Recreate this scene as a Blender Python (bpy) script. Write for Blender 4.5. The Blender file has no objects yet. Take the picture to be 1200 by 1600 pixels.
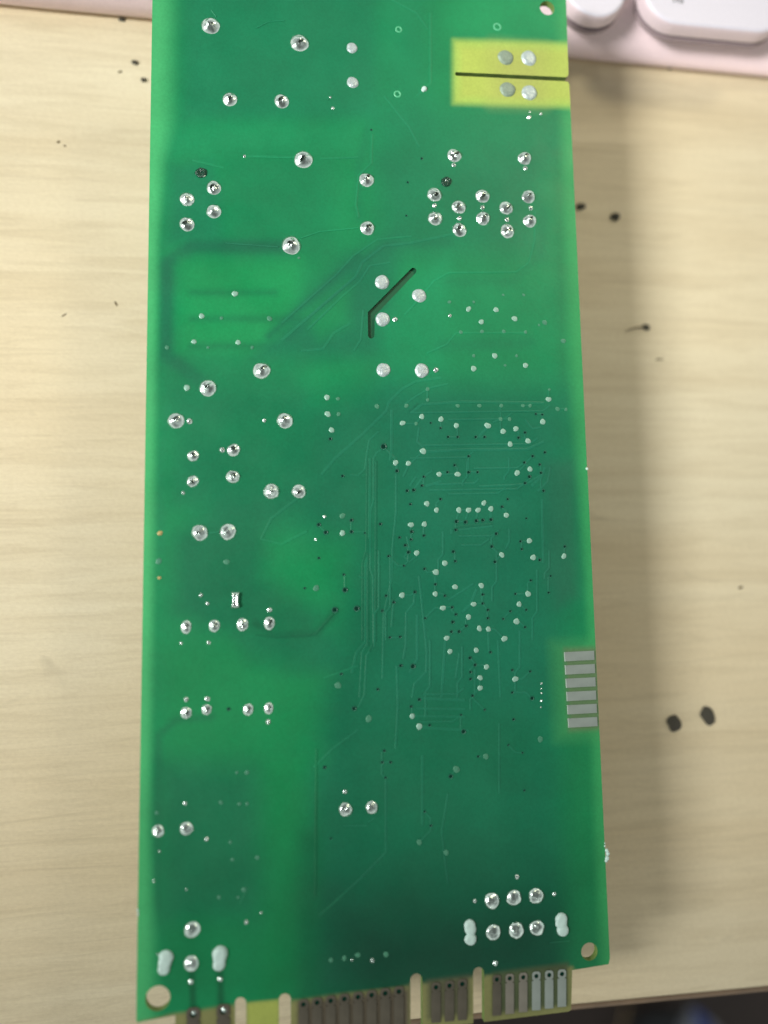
import bpy, bmesh, math, random
import numpy as np
from mathutils import Vector, Matrix, noise
from mathutils.geometry import delaunay_2d_cdt
random.seed(7)
S = bpy.context.scene
COL = S.collection
# ---------------------------------------------------------------- camera  (1 unit = 1 dm)
F = 1200.0                      # focal length in photo pixels (photo 1200 x 1600)
ex = Vector((7800, 150, -1200)).normalized()
ey = Vector((-194, 11350, -1200)).normalized()
d_ = ex.dot(ey) / 2
ex, ey = (ex - d_ * ey).normalized(), (ey - d_ * ex).normalized()
ez = ex.cross(ey).normalized()
ey = ez.cross(ex).normalized()
RW = Matrix((ex, ey, ez))        # rows: camera->world
HB = 0.26                        # height of the board's solder side above the desk
DIST = 1.59
CAM = Vector((0, 0, HB)) + RW @ Vector((0, 0, DIST))
cd = bpy.data.cameras.new('camera')
cd.sensor_fit = 'VERTICAL'; cd.sensor_height = 36; cd.sensor_width = 27; cd.lens = 36 * F / 1600
cd.clip_start = 0.05; cd.clip_end = 200
cam = bpy.data.objects.new('camera', cd); COL.objects.link(cam)
cam.matrix_world = Matrix.Translation(CAM) @ RW.to_4x4()
S.camera = cam
def at(px, py, z=HB):            # point of the horizontal plane z seen at photo pixel (px, py)
    r = RW @ Vector(((px - 600) / F, (800 - py) / F, -1))
    t = (z - CAM.z) / r.z
    return CAM + r * t
cd.dof.use_dof = True
cd.dof.focus_distance = (RW.transposed() @ (at(640, 560) - CAM)).z * -1
cd.dof.aperture_fstop = 0.45
# ---------------------------------------------------------------- light
w = bpy.data.worlds.new('World'); S.world = w; w.use_nodes = True
nt = w.node_tree; nt.nodes.clear()
wo = nt.nodes.new('ShaderNodeOutputWorld'); bg = nt.nodes.new('ShaderNodeBackground')
tc = nt.nodes.new('ShaderNodeTexCoord'); sx = nt.nodes.new('ShaderNodeSeparateXYZ'); rp = nt.nodes.new('ShaderNodeValToRGB')
nt.links.new(tc.outputs['Generated'], sx.inputs[0]); nt.links.new(sx.outputs['Z'], rp.inputs[0])
rp.color_ramp.elements[0].position = 0.0; rp.color_ramp.elements[0].color = (0.84, 0.85, 0.80, 1)
rp.color_ramp.elements[1].position = 0.9; rp.color_ramp.elements[1].color = (0.09, 0.094, 0.09, 1)
e_ = rp.color_ramp.elements.new(0.45); e_.color = (0.40, 0.41, 0.40, 1)
nt.links.new(rp.outputs[0], bg.inputs[0]); bg.inputs[1].default_value = 1.28
nt.links.new(bg.outputs[0], wo.inputs[0])
def area(name, loc, target, sx_, sy_, power, col):
    l = bpy.data.lights.new(name, 'AREA'); l.shape = 'RECTANGLE'; l.size = sx_; l.size_y = sy_; l.energy = power; l.color = col
    o = bpy.data.objects.new(name, l); COL.objects.link(o); o.location = loc
    o.rotation_euler = (Vector(target) - Vector(loc)).to_track_quat('-Z', 'Y').to_euler()
    return o
k_ = area('window_light', (-5.55, -0.1, 5.0), (0.60, 1.02, 0.0), 1.4, 1.9, 46, (0.985, 0.985, 0.95))
k_.data.spread = math.radians(44)
k_ = area('fill_light', (2.3, 2.9, 3.2), (0.2, 0.35, 0), 1.0, 0.8, 2.6, (1.0, 0.88, 0.62))  # added warm fill for the top right, no such lamp known
k_.data.spread = math.radians(38)
S.view_settings.view_transform = 'Standard'; S.view_settings.look = 'None'; S.view_settings.exposure = 0.0; S.view_settings.gamma = 1.0
# ---------------------------------------------------------------- helpers
def lin(c, a=None):
    v = [((x / 255) / 12.92 if x / 255 <= 0.04045 else ((x / 255 + 0.055) / 1.055) ** 2.4) for x in c]
    return tuple(v) + (1.0,)
def mat(name, col, rough=0.5, metal=0.0, nscale=0, namp=0.0, bump=0.0, bscale=50, spec=0.5, col2=None):
    m = bpy.data.materials.new(name); m.use_nodes = True
    n = m.node_tree.nodes; l = m.node_tree.links; b = n['Principled BSDF']
    b.inputs['Base Color'].default_value = lin(col); b.inputs['Roughness'].default_value = rough
    b.inputs['Metallic'].default_value = metal; b.inputs['Specular IOR Level'].default_value = spec
    t = n.new('ShaderNodeTexCoord')
    if nscale:
        nz = n.new('ShaderNodeTexNoise'); nz.inputs['Scale'].default_value = nscale; nz.inputs['Detail'].default_value = 5
        l.new(t.outputs['Object'], nz.inputs['Vector'])
        mx = n.new('ShaderNodeMix'); mx.data_type = 'RGBA'
        c1 = lin(col); c2 = lin(col2) if col2 else tuple(v * (1 - namp) for v in c1[:3]) + (1,)
        mx.inputs[6].default_value = c1; mx.inputs[7].default_value = c2
        r = n.new('ShaderNodeMapRange'); r.inputs[1].default_value = 0.35; r.inputs[2].default_value = 0.65
        l.new(nz.outputs['Fac'], r.inputs[0]); l.new(r.outputs[0], mx.inputs[0]); l.new(mx.outputs[2], b.inputs['Base Color'])
    if bump:
        nb = n.new('ShaderNodeTexNoise'); nb.inputs['Scale'].default_value = bscale; nb.inputs['Detail'].default_value = 1.5 if metal else 4
        l.new(t.outputs['Object'], nb.inputs['Vector'])
        bp = n.new('ShaderNodeBump'); bp.inputs['Strength'].default_value = bump; bp.inputs['Distance'].default_value = 0.01
        l.new(nb.outputs['Fac'], bp.inputs['Height']); l.new(bp.outputs[0], b.inputs['Normal'])
    return m
def mesh(name, verts, faces, m=None, smooth=True):
    me = bpy.data.meshes.new(name); me.from_pydata([tuple(v) for v in verts], [], faces); me.update()
    if smooth: me.polygons.foreach_set('use_smooth', [True] * len(me.polygons))
    if m: me.materials.append(m)
    return me
def link(name, me, loc=(0, 0, 0), parent=None, scale=None, rz=0):
    o = bpy.data.objects.new(name, me); COL.objects.link(o)
    o.location = loc
    if parent: o.parent = parent; o.location = Vector(loc) - WORLD[parent.name]
    WORLD[o.name] = Vector(loc)
    if scale is not None: o.scale = scale if hasattr(scale, '__len__') else (scale,) * 3
    o.rotation_euler = (0, 0, rz)
    return o
WORLD = {}
def tag(o, label, cat, group=None):
    o['label'] = label; o['category'] = cat
    if group: o['group'] = group
    return o
# ---------------------------------------------------------------- desk, floor
def wood_material():
    m = bpy.data.materials.new('maple_laminate'); m.use_nodes = True
    n = m.node_tree.nodes; l = m.node_tree.links; b = n['Principled BSDF']
    tc = n.new('ShaderNodeTexCoord')
    def nz(scale, vec, det=6, rough=.6, dist=0):
        mp = n.new('ShaderNodeMapping'); mp.inputs['Scale'].default_value = vec; l.new(tc.outputs['Object'], mp.inputs[0])
        t = n.new('ShaderNodeTexNoise'); t.inputs['Scale'].default_value = scale; t.inputs['Detail'].default_value = det
        t.inputs['Roughness'].default_value = rough; t.inputs['Distortion'].default_value = dist
        l.new(mp.outputs[0], t.inputs['Vector']); return t.outputs['Fac']
    def ramp(fac, a, bb, lo=0.0, hi=1.0):
        r = n.new('ShaderNodeMapRange'); r.inputs[1].default_value = a; r.inputs[2].default_value = bb
        r.inputs[3].default_value = lo; r.inputs[4].default_value = hi; l.new(fac, r.inputs[0]); return r.outputs[0]
    def mix(f, a, c):
        mx = n.new('ShaderNodeMix'); mx.data_type = 'RGBA'; l.new(f, mx.inputs[0])
        if isinstance(a, tuple): mx.inputs[6].default_value = a
        else: l.new(a, mx.inputs[6])
        mx.inputs[7].default_value = c; return mx.outputs[2]
    broad = ramp(nz(1.0, (0.6, 7.5, 1), 5, .6, .7), .36, .66)
    fine = ramp(nz(1.0, (3.0, 42, 1), 6, .68, 1.0), .46, .70)
    streak = ramp(nz(1.0, (1.0, 22, 1), 3, .5, .6), .62, .74)
    grain = ramp(nz(160, (.55, 1, 1), 2, .6), .3, .75)
    knot = ramp(nz(1.0, (3.2, 6.5, 1), 2, .5, 1.2), .70, .80)
    warm = ramp(nz(.55, (1, 1.4, 1), 2, .5), .4, .62)
    c = mix(broad, lin((234, 224, 194)), lin((221, 208, 176)))
    c = mix(ramp(warm, 0, 1, 0, .55), c, lin((234, 213, 172)))
    c = mix(ramp(fine, 0, 1, 0, .34), c, lin((186, 168, 132)))
    c = mix(ramp(streak, 0, 1, 0, .22), c, lin((168, 146, 112)))
    c = mix(ramp(grain, 0, 1, 0, .17), c, lin((176, 156, 120)))
    c = mix(ramp(knot, 0, 1, 0, .34), c, lin((146, 136, 112)))
    l.new(c, b.inputs['Base Color'])
    b.inputs['Roughness'].default_value = .5; b.inputs['Specular IOR Level'].default_value = .35
    bp = n.new('ShaderNodeBump'); bp.inputs['Strength'].default_value = .12; bp.inputs['Distance'].default_value = .002
    l.new(grain, bp.inputs['Height']); l.new(bp.outputs[0], b.inputs['Normal'])
    return m
WOOD = wood_material()
EDGE = mat('edge_band', (128, 104, 78), .55, nscale=14, namp=.3)
pa, pb = at(893, 1569, 0), at(1200, 1540, 0)
ud = (pb - pa).normalized(); vd = Vector((-ud.y, ud.x, 0))      # along and away from the front edge
def strip(profile, u0, u1, origin, u, v, nu=2):
    vs, fs = [], []
    for i in range(nu):
        p = origin + u * (u0 + (u1 - u0) * i / (nu - 1))
        for (a, z) in profile: vs.append(p + v * a + Vector((0, 0, z)))
    k = len(profile)
    for i in range(nu - 1):
        for j in range(k - 1): fs.append((i * k + j, (i + 1) * k + j, (i + 1) * k + j + 1, i * k + j + 1))
    return vs, fs
# desk top sheet, seamed to a rounded edge band
o4 = [pa + ud * -7, pa + ud * 7, pa + ud * 7 + vd * 7, pa + ud * -7 + vd * 7]
vs = [Vector((p.x, p.y, 0)) for p in o4] + [Vector((p.x, p.y, -.25)) for p in o4]
top = mesh('desk', vs, [(0, 1, 2, 3), (7, 6, 5, 4), (1, 5, 6, 2), (2, 6, 7, 3), (3, 7, 4, 0), (0, 4, 5, 1)], WOOD, False)
desk = link('desk', top); desk['kind'] = 'structure'
prof = [(-.001, .0004)] + [(-.001 - .019 * math.sin(a), -.0186 + .019 * math.cos(a)) for a in [i * math.pi / 12 for i in range(1, 7)]] + [(-.02, -.24), (-.001, -.25)]
vs, fs = strip(prof, -7, 7, pa, ud, vd, 2)
o = link('edge_band', mesh('edge_band', vs, [f[::-1] for f in fs], EDGE), parent=desk)
FLOOR = mat('dark_floor', (62, 50, 44), .6, nscale=6, namp=.4, bump=.2, bscale=40)
fl = link('floor', mesh('floor', [(-40, -40, -7.3), (40, -40, -7.3), (40, 40, -7.3), (-40, 40, -7.3)], [(0, 1, 2, 3)], FLOOR, False)); fl['kind'] = 'structure'
# ---------------------------------------------------------------- board: outline, holes
def P2(x, y): p = at(x, y); return Vector((p.x, p.y))
def arc(c, r, n=26): return [Vector((c.x + r * math.cos(2 * math.pi * i / n), c.y + r * math.sin(2 * math.pi * i / n))) for i in range(n)]
def fillet_end(a, b, w_, n=6):   # half circle round b, coming from a, width w_
    d = (b - a).normalized(); s = Vector((-d.y, d.x)); return [b + (s * math.cos(t) + d * math.sin(t)) * w_ / 2 for t in [math.pi * i / n for i in range(n + 1)]]
TOPY = -16
out = []
out += [P2(238.3, TOPY + 3), P2(242, TOPY)]
out += [P2(881, TOPY + 4), P2(884.2, TOPY + 8)]
# open slot cut in from the right edge
out += [P2(888.3, 116), P2(886.5, 119.5)]
sl = fillet_end(P2(880, 124), P2(714, 115.5), 0.0088)[::-1]
out += [P2(884, 120.6)] + sl + [P2(884, 127.0), P2(888, 128.2), P2(889.7, 132)]
out += [P2(917.2, 728), P2(915.9, 731), P2(918, 736)]
out += [P2(953, 1497), P2(951, 1506.5), P2(894, 1516)]
out += [P2(892.5, 1577), P2(889, 1580.5)]
def botline(x): return 1580.5 + (889 - x) * 0.124
def notch(x1, x0, ytop):         # a slit from the finger edge, running right to left
    xm = (x1 + x0) / 2; r = (x1 - x0) / 2
    return [P2(x1, botline(x1)), P2(x1 - .3, ytop + r)] + [P2(xm + r * math.cos(t), ytop + r - r * math.sin(t)) for t in [math.pi * i / 6 for i in range(1, 6)]] + [P2(x0 - .3, ytop + r), P2(x0, botline(x0))]
for x1, x0, yt in ((756.5, 739.5, 1511), (660, 641.5, 1521), (455, 436, 1552), (385, 367, 1558)): out += notch(x1, x0, yt)
out += [P2(273, botline(273)), P2(274, 1586.5), P2(267, 1587.5), P2(214.5, 1598), P2(212.8, 1594)]
out += [P2(215, 1440), P2(216.5, 1425), P2(215.3, 1418), P2(225.3, 800)]
holes = [arc(P2(855, 12.5), .0175), arc(P2(921, 1487), .0175), arc(P2(246.5, 1560), .0225)]
c0, c1, c2 = P2(646, 423), P2(580, 490.5), P2(580, 524)
s1 = fillet_end(c1, c0, .0135); s2 = fillet_end(c1, c2, .0135)
n1 = Vector((-(c0 - c1).normalized().y, (c0 - c1).normalized().x)) * .00675
e1, e2 = s1[-1], s2[0]
vin = P2(585.6, 493.4); vout = P2(574.6, 488)
holes.append(s1 + [vin] + s2 + [vout])
def signed(poly): return sum(poly[i].x * poly[(i + 1) % len(poly)].y - poly[(i + 1) % len(poly)].x * poly[i].y for i in range(len(poly)))
def inside(pts, poly):
    x, y = pts[:, 0], pts[:, 1]; r = np.zeros(len(pts), bool); n = len(poly)
    for i in range(n):
        a, b = poly[i], poly[(i + 1) % n]
        if a[1] == b[1]: continue
        c = ((a[1] > y) != (b[1] > y)) & (x < (b[0] - a[0]) * (y - a[1]) / (b[1] - a[1]) + a[0]); r ^= c
    return r
def segdist(pts, a, b):
    ab = np.array([b[0] - a[0], b[1] - a[1]], float); d = pts - np.array([a[0], a[1]]); t = np.clip((d @ ab) / max(ab @ ab, 1e-12), 0, 1)
    return np.hypot(*(d - t[:, None] * ab).T)
def polydist(pts, poly, closed=True):
    n = len(poly); r = np.full(len(pts), 1e9)
    for i in range(n if closed else n - 1): r = np.minimum(r, segdist(pts, poly[i], poly[(i + 1) % n]))
    return r
# colour of the solder mask over the inner copper, seen through the translucent laminate
def W2P(xy):                     # board plane -> photo pixel coordinates of the layout
    q = np.c_[xy, np.full(len(xy), HB)] - np.array(CAM); m_ = np.array(RW.transposed()); q = q @ m_.T
    return np.c_[600 + F * q[:, 0] / -q[:, 2], 800 - F * q[:, 1] / -q[:, 2]]
BASE = (33, 146, 95); COP = (36, 124, 92); DK = (42, 108, 88); BR = (34, 156, 92); ST = (116, 200, 132)
LAY = []
def poly(pts, c, op, bl): LAY.append(('p', pts, c, op, bl, 0))
def rect(x0, y0, x1, y1, c, op, bl): poly([(x0, y0), (x1, y0), (x1, y1), (x0, y1)], c, op, bl)
def line(pts, wd, c, op, bl): LAY.append(('l', pts, c, op, bl, wd))
rect(286, -60, 592, 188, (40, 132, 98), .7, 20)
rect(592, -60, 672, 215, (42, 146, 104), .6, 30)
rect(690, -60, 900, 60, (46, 166, 108), .7, 40)
rect(590, 165, 900, 260, (36, 138, 100), .6, 40)
rect(255, 196, 560, 240, (46, 152, 104), .6, 18)
poly([(268, 262), (330, 250), (345, 300), (350, 380), (262, 380)], (40, 122, 96), .55, 18)
rect(350, 245, 520, 400, (34, 134, 92), .6, 26)
line([(575, 200), (560, 260), (562, 340)], 8, COP, .45, 10)
rect(590, 240, 850, 400, (34, 128, 94), .75, 40)
line([(455, 386), (300, 386), (262, 412), (260, 555), (325, 606)], 22, (44, 110, 88), .7, 9)
line([(300, 400), (300, 540)], 5, COP, .35, 8)
rect(282, 405, 470, 545, (40, 158, 96), .85, 22)
for yy, xe in ((457, 430), (498, 470), (541, 430)): line([(300, yy), (xe, yy)], 7, (34, 122, 84), .75, 9)
poly([(540, 400), (620, 370), (620, 560), (400, 560), (430, 520)], (36, 122, 92), .85, 24)
poly([(470, 490), (545, 440), (545, 505), (500, 530)], BR, .5, 18)
line([(560, 400), (420, 525)], 9, (34, 108, 88), .5, 6)
line([(575, 420), (450, 530)], 7, (34, 108, 88), .4, 6)
line([(700, 378), (600, 384), (552, 420)], 8, (34, 110, 88), .4, 8)
poly([(590, 500), (640, 440), (700, 400), (705, 620), (600, 640)], (36, 152, 104), .85, 20)
rect(700, 430, 885, 640, (34, 146, 98), .7, 30)
line([(690, 540), (830, 535)], 14, COP, .5, 14)
line([(850, 330), (845, 400), (800, 440), (700, 440)], 8, COP, .4, 12)
line([(872, 240), (880, 600)], 10, (60, 124, 84), .4, 12)
poly([(245, 560), (470, 570), (470, 660), (262, 660)], (38, 128, 90), .55, 26)
rect(270, 610, 480, 790, (38, 128, 92), .65, 30)
poly([(480, 640), (590, 600), (905, 600), (905, 940), (880, 1000), (895, 1560), (485, 1560), (480, 1150), (520, 1000), (540, 860), (460, 820)], (36, 121, 92), .9, 50)
poly([(850, 720), (898, 720), (902, 930), (870, 950), (850, 900)], (62, 112, 90), .7, 16)
poly([(610, 610), (700, 630), (860, 660), (860, 1100), (600, 1100)], (38, 124, 100), .6, 60)
poly([(275, 840), (345, 780), (480, 770), (420, 840), (410, 900), (510, 960), (490, 992), (330, 985), (275, 955)], (40, 112, 88), .6, 26)
poly([(265, 750), (300, 690), (480, 680), (480, 780), (300, 800)], COP, .35, 30)
poly([(420, 850), (530, 850), (530, 950), (430, 950)], BR, .22, 44)
line([(400, 975), (430, 992), (495, 990), (525, 955)], 10, (30, 96, 70), .5, 6)
poly([(365, 990), (520, 990), (560, 1040), (460, 1060), (385, 1040)], COP, .75, 18)
poly([(245, 1005), (365, 1010), (500, 1060), (500, 1180), (255, 1195)], (34, 152, 92), .6, 40)
rect(402, 1180, 480, 1560, (32, 150, 90), .65, 26)
poly([(246, 1190), (402, 1200), (415, 1390), (400, 1440), (250, 1440)], (40, 116, 86), .75, 38)
line([(246, 1420), (248, 1150), (275, 1125), (330, 1120)], 9, (42, 116, 84), .6, 8)
line([(262, 640), (250, 740), (252, 860)], 9, (48, 140, 100), .5, 10)
rect(255, 1440, 400, 1545, (36, 132, 84), .5, 20)
rect(492, 1385, 905, 1600, (16, 76, 58), .97, 125)  # copper plane, with the shade over the board's bottom painted in too
rect(470, 1300, 500, 1560, (26, 112, 76), .6, 18)
rect(890, 1150, 970, 1530, (44, 138, 86), .6, 30)
line([(300, 1520), (302, 1585)], 10, (24, 92, 62), .7, 4)
line([(344, 1520), (346, 1582)], 10, (24, 92, 62), .7, 4)
FR = (200, 208, 96)
def shade(xy):
    p = W2P(xy); n = len(p)
    col = np.tile(np.array(lin(BASE)[:3]), (n, 1))
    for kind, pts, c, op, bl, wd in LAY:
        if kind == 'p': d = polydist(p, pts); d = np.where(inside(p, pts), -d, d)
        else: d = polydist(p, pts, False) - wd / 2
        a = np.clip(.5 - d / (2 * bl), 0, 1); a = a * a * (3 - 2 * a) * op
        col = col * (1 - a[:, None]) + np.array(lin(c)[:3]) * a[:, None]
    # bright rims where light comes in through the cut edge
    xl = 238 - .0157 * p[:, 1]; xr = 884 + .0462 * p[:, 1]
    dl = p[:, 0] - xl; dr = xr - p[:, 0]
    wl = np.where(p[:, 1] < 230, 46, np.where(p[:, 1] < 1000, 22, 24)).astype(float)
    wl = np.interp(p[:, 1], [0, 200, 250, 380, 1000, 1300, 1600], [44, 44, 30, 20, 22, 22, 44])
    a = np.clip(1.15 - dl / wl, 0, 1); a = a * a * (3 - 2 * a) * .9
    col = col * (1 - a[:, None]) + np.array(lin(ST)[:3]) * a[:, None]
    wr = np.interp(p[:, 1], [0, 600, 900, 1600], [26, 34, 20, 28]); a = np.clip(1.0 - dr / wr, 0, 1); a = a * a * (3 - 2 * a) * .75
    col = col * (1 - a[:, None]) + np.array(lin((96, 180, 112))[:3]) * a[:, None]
    col = col * np.array([.36, .74, .66])
    # windows left free of mask: bare laminate
    def bare(pts, c, bl, op=1):
        nonlocal col
        d = polydist(p, pts); d = np.where(inside(p, pts), -d, d); a = np.clip(.5 - d / (2 * bl), 0, 1)[:, None] * op
        col = col * (1 - a) + np.array(lin(c)[:3]) * a
    bare([(708, 62), (900, 68), (900, 168), (708, 162)], (160, 196, 92), 6)
    bare([(716, 70), (900, 76), (900, 160), (716, 155)], (176, 188, 88), 9, .8)
    bare([(770, 72), (850, 78), (850, 160), (770, 158)], (160, 162, 92), 22, .55)
    bare([(862, 1005), (960, 1002), (965, 1152), (870, 1156)], (70, 146, 84), 14, .5)
    bare([(882, 1014), (960, 1010), (965, 1138), (890, 1142)], (96, 116, 82), 5, .85)
    line_y = [(200, 1600), (240, 1592), (272, 1584), (380, 1568), (470, 1562), (640, 1540), (760, 1524), (895, 1510), (897, 1620), (200, 1640)]
    bare(line_y, (128, 130, 82), 3)
    bare([(668, 1532), (734, 1524), (734, 1583), (668, 1592)], (84, 86, 66), 5, .9)
    bare([(770, 1520), (888, 1504), (888, 1570), (770, 1584)], (70, 84, 58), 4, .9)
    bare([(386, 1540 + 27), (436, 1562), (436, 1640), (386, 1640)], (160, 172, 86), 3)
    bare([(466, 1566), (640, 1545), (640, 1640), (466, 1640)], (88, 80, 68), 6, .95)
    return col
def build_board():
    t = TOPY
    loops = [out] + holes
    pts2, edges = [], []
    for lp in loops:
        # subdivide long edges so the mesh stays even
        q = []
        for i in range(len(lp)):
            a, b = lp[i], lp[(i + 1) % len(lp)]; k = max(1, int((b - a).length / .012))
            q += [a.lerp(b, j / k) for j in range(k)]
        s = len(pts2); pts2 += q; edges += [(s + i, s + (i + 1) % len(q)) for i in range(len(q))]
    nb = len(pts2); bnd = [(p.x, p.y) for p in pts2]
    arr = np.array(bnd); st = .0043
    gx, gy = np.meshgrid(np.arange(arr[:, 0].min(), arr[:, 0].max(), st), np.arange(arr[:, 1].min(), arr[:, 1].max(), st))
    g = np.c_[gx.ravel(), gy.ravel()]; g[:, 0] += (np.round((g[:, 1] - g[0, 1]) / st) % 2) * st * .5
    ok = inside(g, [tuple(v) for v in out])
    for h in holes: ok &= ~inside(g, [tuple(v) for v in h])
    g = g[ok]
    # drop grid points right next to the outline
    near = np.zeros(len(g), bool)
    for (i, j) in edges:
        a, b = arr[i], arr[j]; mnx, mxx = min(a[0], b[0]) - .003, max(a[0], b[0]) + .003; mny, mxy = min(a[1], b[1]) - .003, max(a[1], b[1]) + .003
        k = np.where((g[:, 0] > mnx) & (g[:, 0] < mxx) & (g[:, 1] > mny) & (g[:, 1] < mxy))[0]
        if len(k): near[k[segdist(g[k], a, b) < .0018]] = True
    g = g[~near]
    res = delaunay_2d_cdt(pts2 + [Vector(v) for v in g], edges, [], 0, 1e-7, True)
    V = np.array([(v.x, v.y) for v in res[0]]); Fc = np.array([f for f in res[2] if len(f) == 3])
    cen = V[Fc].mean(1); ok = inside(cen, [tuple(v) for v in out])
    for h in holes: ok &= ~inside(cen, [tuple(v) for v in h])
    Fc = Fc[ok]
    a_ = V[Fc[:, 1]] - V[Fc[:, 0]]; b_ = V[Fc[:, 2]] - V[Fc[:, 0]]; fl_ = (a_[:, 0] * b_[:, 1] - a_[:, 1] * b_[:, 0]) < 0
    Fc[fl_] = Fc[fl_][:, ::-1]
    return V, Fc, loops
V, Fc, loops = build_board()
TH = .016
root = bpy.data.objects.new('circuit_board', None); COL.objects.link(root)
rc = at(580, 800, 0); root.location = (rc.x, rc.y, 0); WORLD['circuit_board'] = Vector((rc.x, rc.y, 0)); root.empty_display_size = .1
tag(root, 'long green circuit board lying solder side up across the light wooden desk', 'circuit board')
def mask_material():
    m = bpy.data.materials.new('solder_mask'); m.use_nodes = True
    n = m.node_tree.nodes; l = m.node_tree.links; b = n['Principled BSDF']
    at_ = n.new('ShaderNodeAttribute'); at_.attribute_name = 'mask_colour'
    tc = n.new('ShaderNodeTexCoord')
    nz = n.new('ShaderNodeTexNoise'); nz.inputs['Scale'].default_value = 9; nz.inputs['Detail'].default_value = 6; l.new(tc.outputs['Object'], nz.inputs['Vector'])
    n2 = n.new('ShaderNodeTexNoise'); n2.inputs['Scale'].default_value = 210; n2.inputs['Detail'].default_value = 2; l.new(tc.outputs['Object'], n2.inputs['Vector'])
    r = n.new('ShaderNodeMapRange'); r.inputs[1].default_value = .3; r.inputs[2].default_value = .7; r.inputs[3].default_value = .90; r.inputs[4].default_value = 1.08; l.new(nz.outputs['Fac'], r.inputs[0])
    r2 = n.new('ShaderNodeMapRange'); r2.inputs[1].default_value = .3; r2.inputs[2].default_value = .7; r2.inputs[3].default_value = .94; r2.inputs[4].default_value = 1.06; l.new(n2.outputs['Fac'], r2.inputs[0])
    mu = n.new('ShaderNodeMath'); mu.operation = 'MULTIPLY'; l.new(r.outputs[0], mu.inputs[0]); l.new(r2.outputs[0], mu.inputs[1])
    vm = n.new('ShaderNodeVectorMath'); vm.operation = 'SCALE'; l.new(at_.outputs['Color'], vm.inputs[0]); l.new(mu.outputs[0], vm.inputs['Scale'])
    l.new(vm.outputs[0], b.inputs['Base Color'])
    # dusty, rubbed patches change the gloss
    n3 = n.new('ShaderNodeTexNoise'); n3.inputs['Scale'].default_value = 4; n3.inputs['Detail'].default_value = 8; n3.inputs['Roughness'].default_value = .7; l.new(tc.outputs['Object'], n3.inputs['Vector'])
    r3 = n.new('ShaderNodeMapRange'); r3.inputs[1].default_value = .35; r3.inputs[2].default_value = .65; r3.inputs[3].default_value = .38; r3.inputs[4].default_value = .58; l.new(n3.outputs['Fac'], r3.inputs[0]); l.new(r3.outputs[0], b.inputs['Roughness'])
    b.inputs['Specular IOR Level'].default_value = .32
    n4 = n.new('ShaderNodeTexNoise'); n4.inputs['Scale'].default_value = 60; n4.inputs['Detail'].default_value = 3; l.new(tc.outputs['Object'], n4.inputs['Vector'])
    bp = n.new('ShaderNodeBump'); bp.inputs['Strength'].default_value = .10; bp.inputs['Distance'].default_value = .003; l.new(n4.outputs['Fac'], bp.inputs['Height']); l.new(bp.outputs[0], b.inputs['Normal'])
    return m
MASK = mask_material()
LAM = mat('laminate_edge', (120, 150, 78), .55, nscale=60, namp=.3)
LAMD = mat('slot_wall', (28, 84, 52), .6, nscale=60, namp=.3)
def board_mesh():
    n = len(V); off = np.array([rc.x, rc.y])
    vl = np.c_[V - off, np.full(n, HB)]
    me = bpy.data.meshes.new('laminate')
    me.from_pydata(vl.tolist(), [], Fc.tolist()); me.update()
    me.polygons.foreach_set('use_smooth', [False] * len(me.polygons))
    ca = me.color_attributes.new('mask_colour', 'FLOAT_COLOR', 'POINT')
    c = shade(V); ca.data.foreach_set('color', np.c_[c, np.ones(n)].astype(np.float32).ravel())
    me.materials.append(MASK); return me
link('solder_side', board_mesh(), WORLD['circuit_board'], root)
# core: cut edges and underside
vs, fs, mi = [], [], []
for li, lp in enumerate(loops):
    q = lp if signed(lp) > 0 else lp[::-1]
    if li: q = q[::-1]
    s = len(vs); k = len(q)
    for p in q: vs.append((p.x - rc.x, p.y - rc.y, HB - .0003)); vs.append((p.x - rc.x, p.y - rc.y, HB - TH))
    for i in range(k): j = (i + 1) % k; fs.append((s + 2 * i, s + 2 * i + 1, s + 2 * j + 1, s + 2 * j)); mi.append(1 if li == 4 else 0)
allp = [p for lp in loops for p in lp]; ed = []; s = 0
for lp in loops: ed += [(s + i, s + (i + 1) % len(lp)) for i in range(len(lp))]; s += len(lp)
res = delaunay_2d_cdt(allp, ed, [], 0, 1e-7, True)
b0 = len(vs); vs += [(v.x - rc.x, v.y - rc.y, HB - TH) for v in res[0]]
for f in res[2]:
    c = np.array([[sum(res[0][i].x for i in f) / 3, sum(res[0][i].y for i in f) / 3]])
    if inside(c, [tuple(v) for v in out])[0] and not any(inside(c, [tuple(v) for v in h])[0] for h in holes):
        fs.append(tuple(b0 + i for i in f[::-1])); mi.append(0)
me = mesh('laminate_core', vs, [f[::-1] if len(f) == 4 else f for f in fs], LAM, False); me.materials.append(LAMD)
me.polygons.foreach_set('material_index', mi)
link('laminate_core', me, WORLD['circuit_board'], root)
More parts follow.
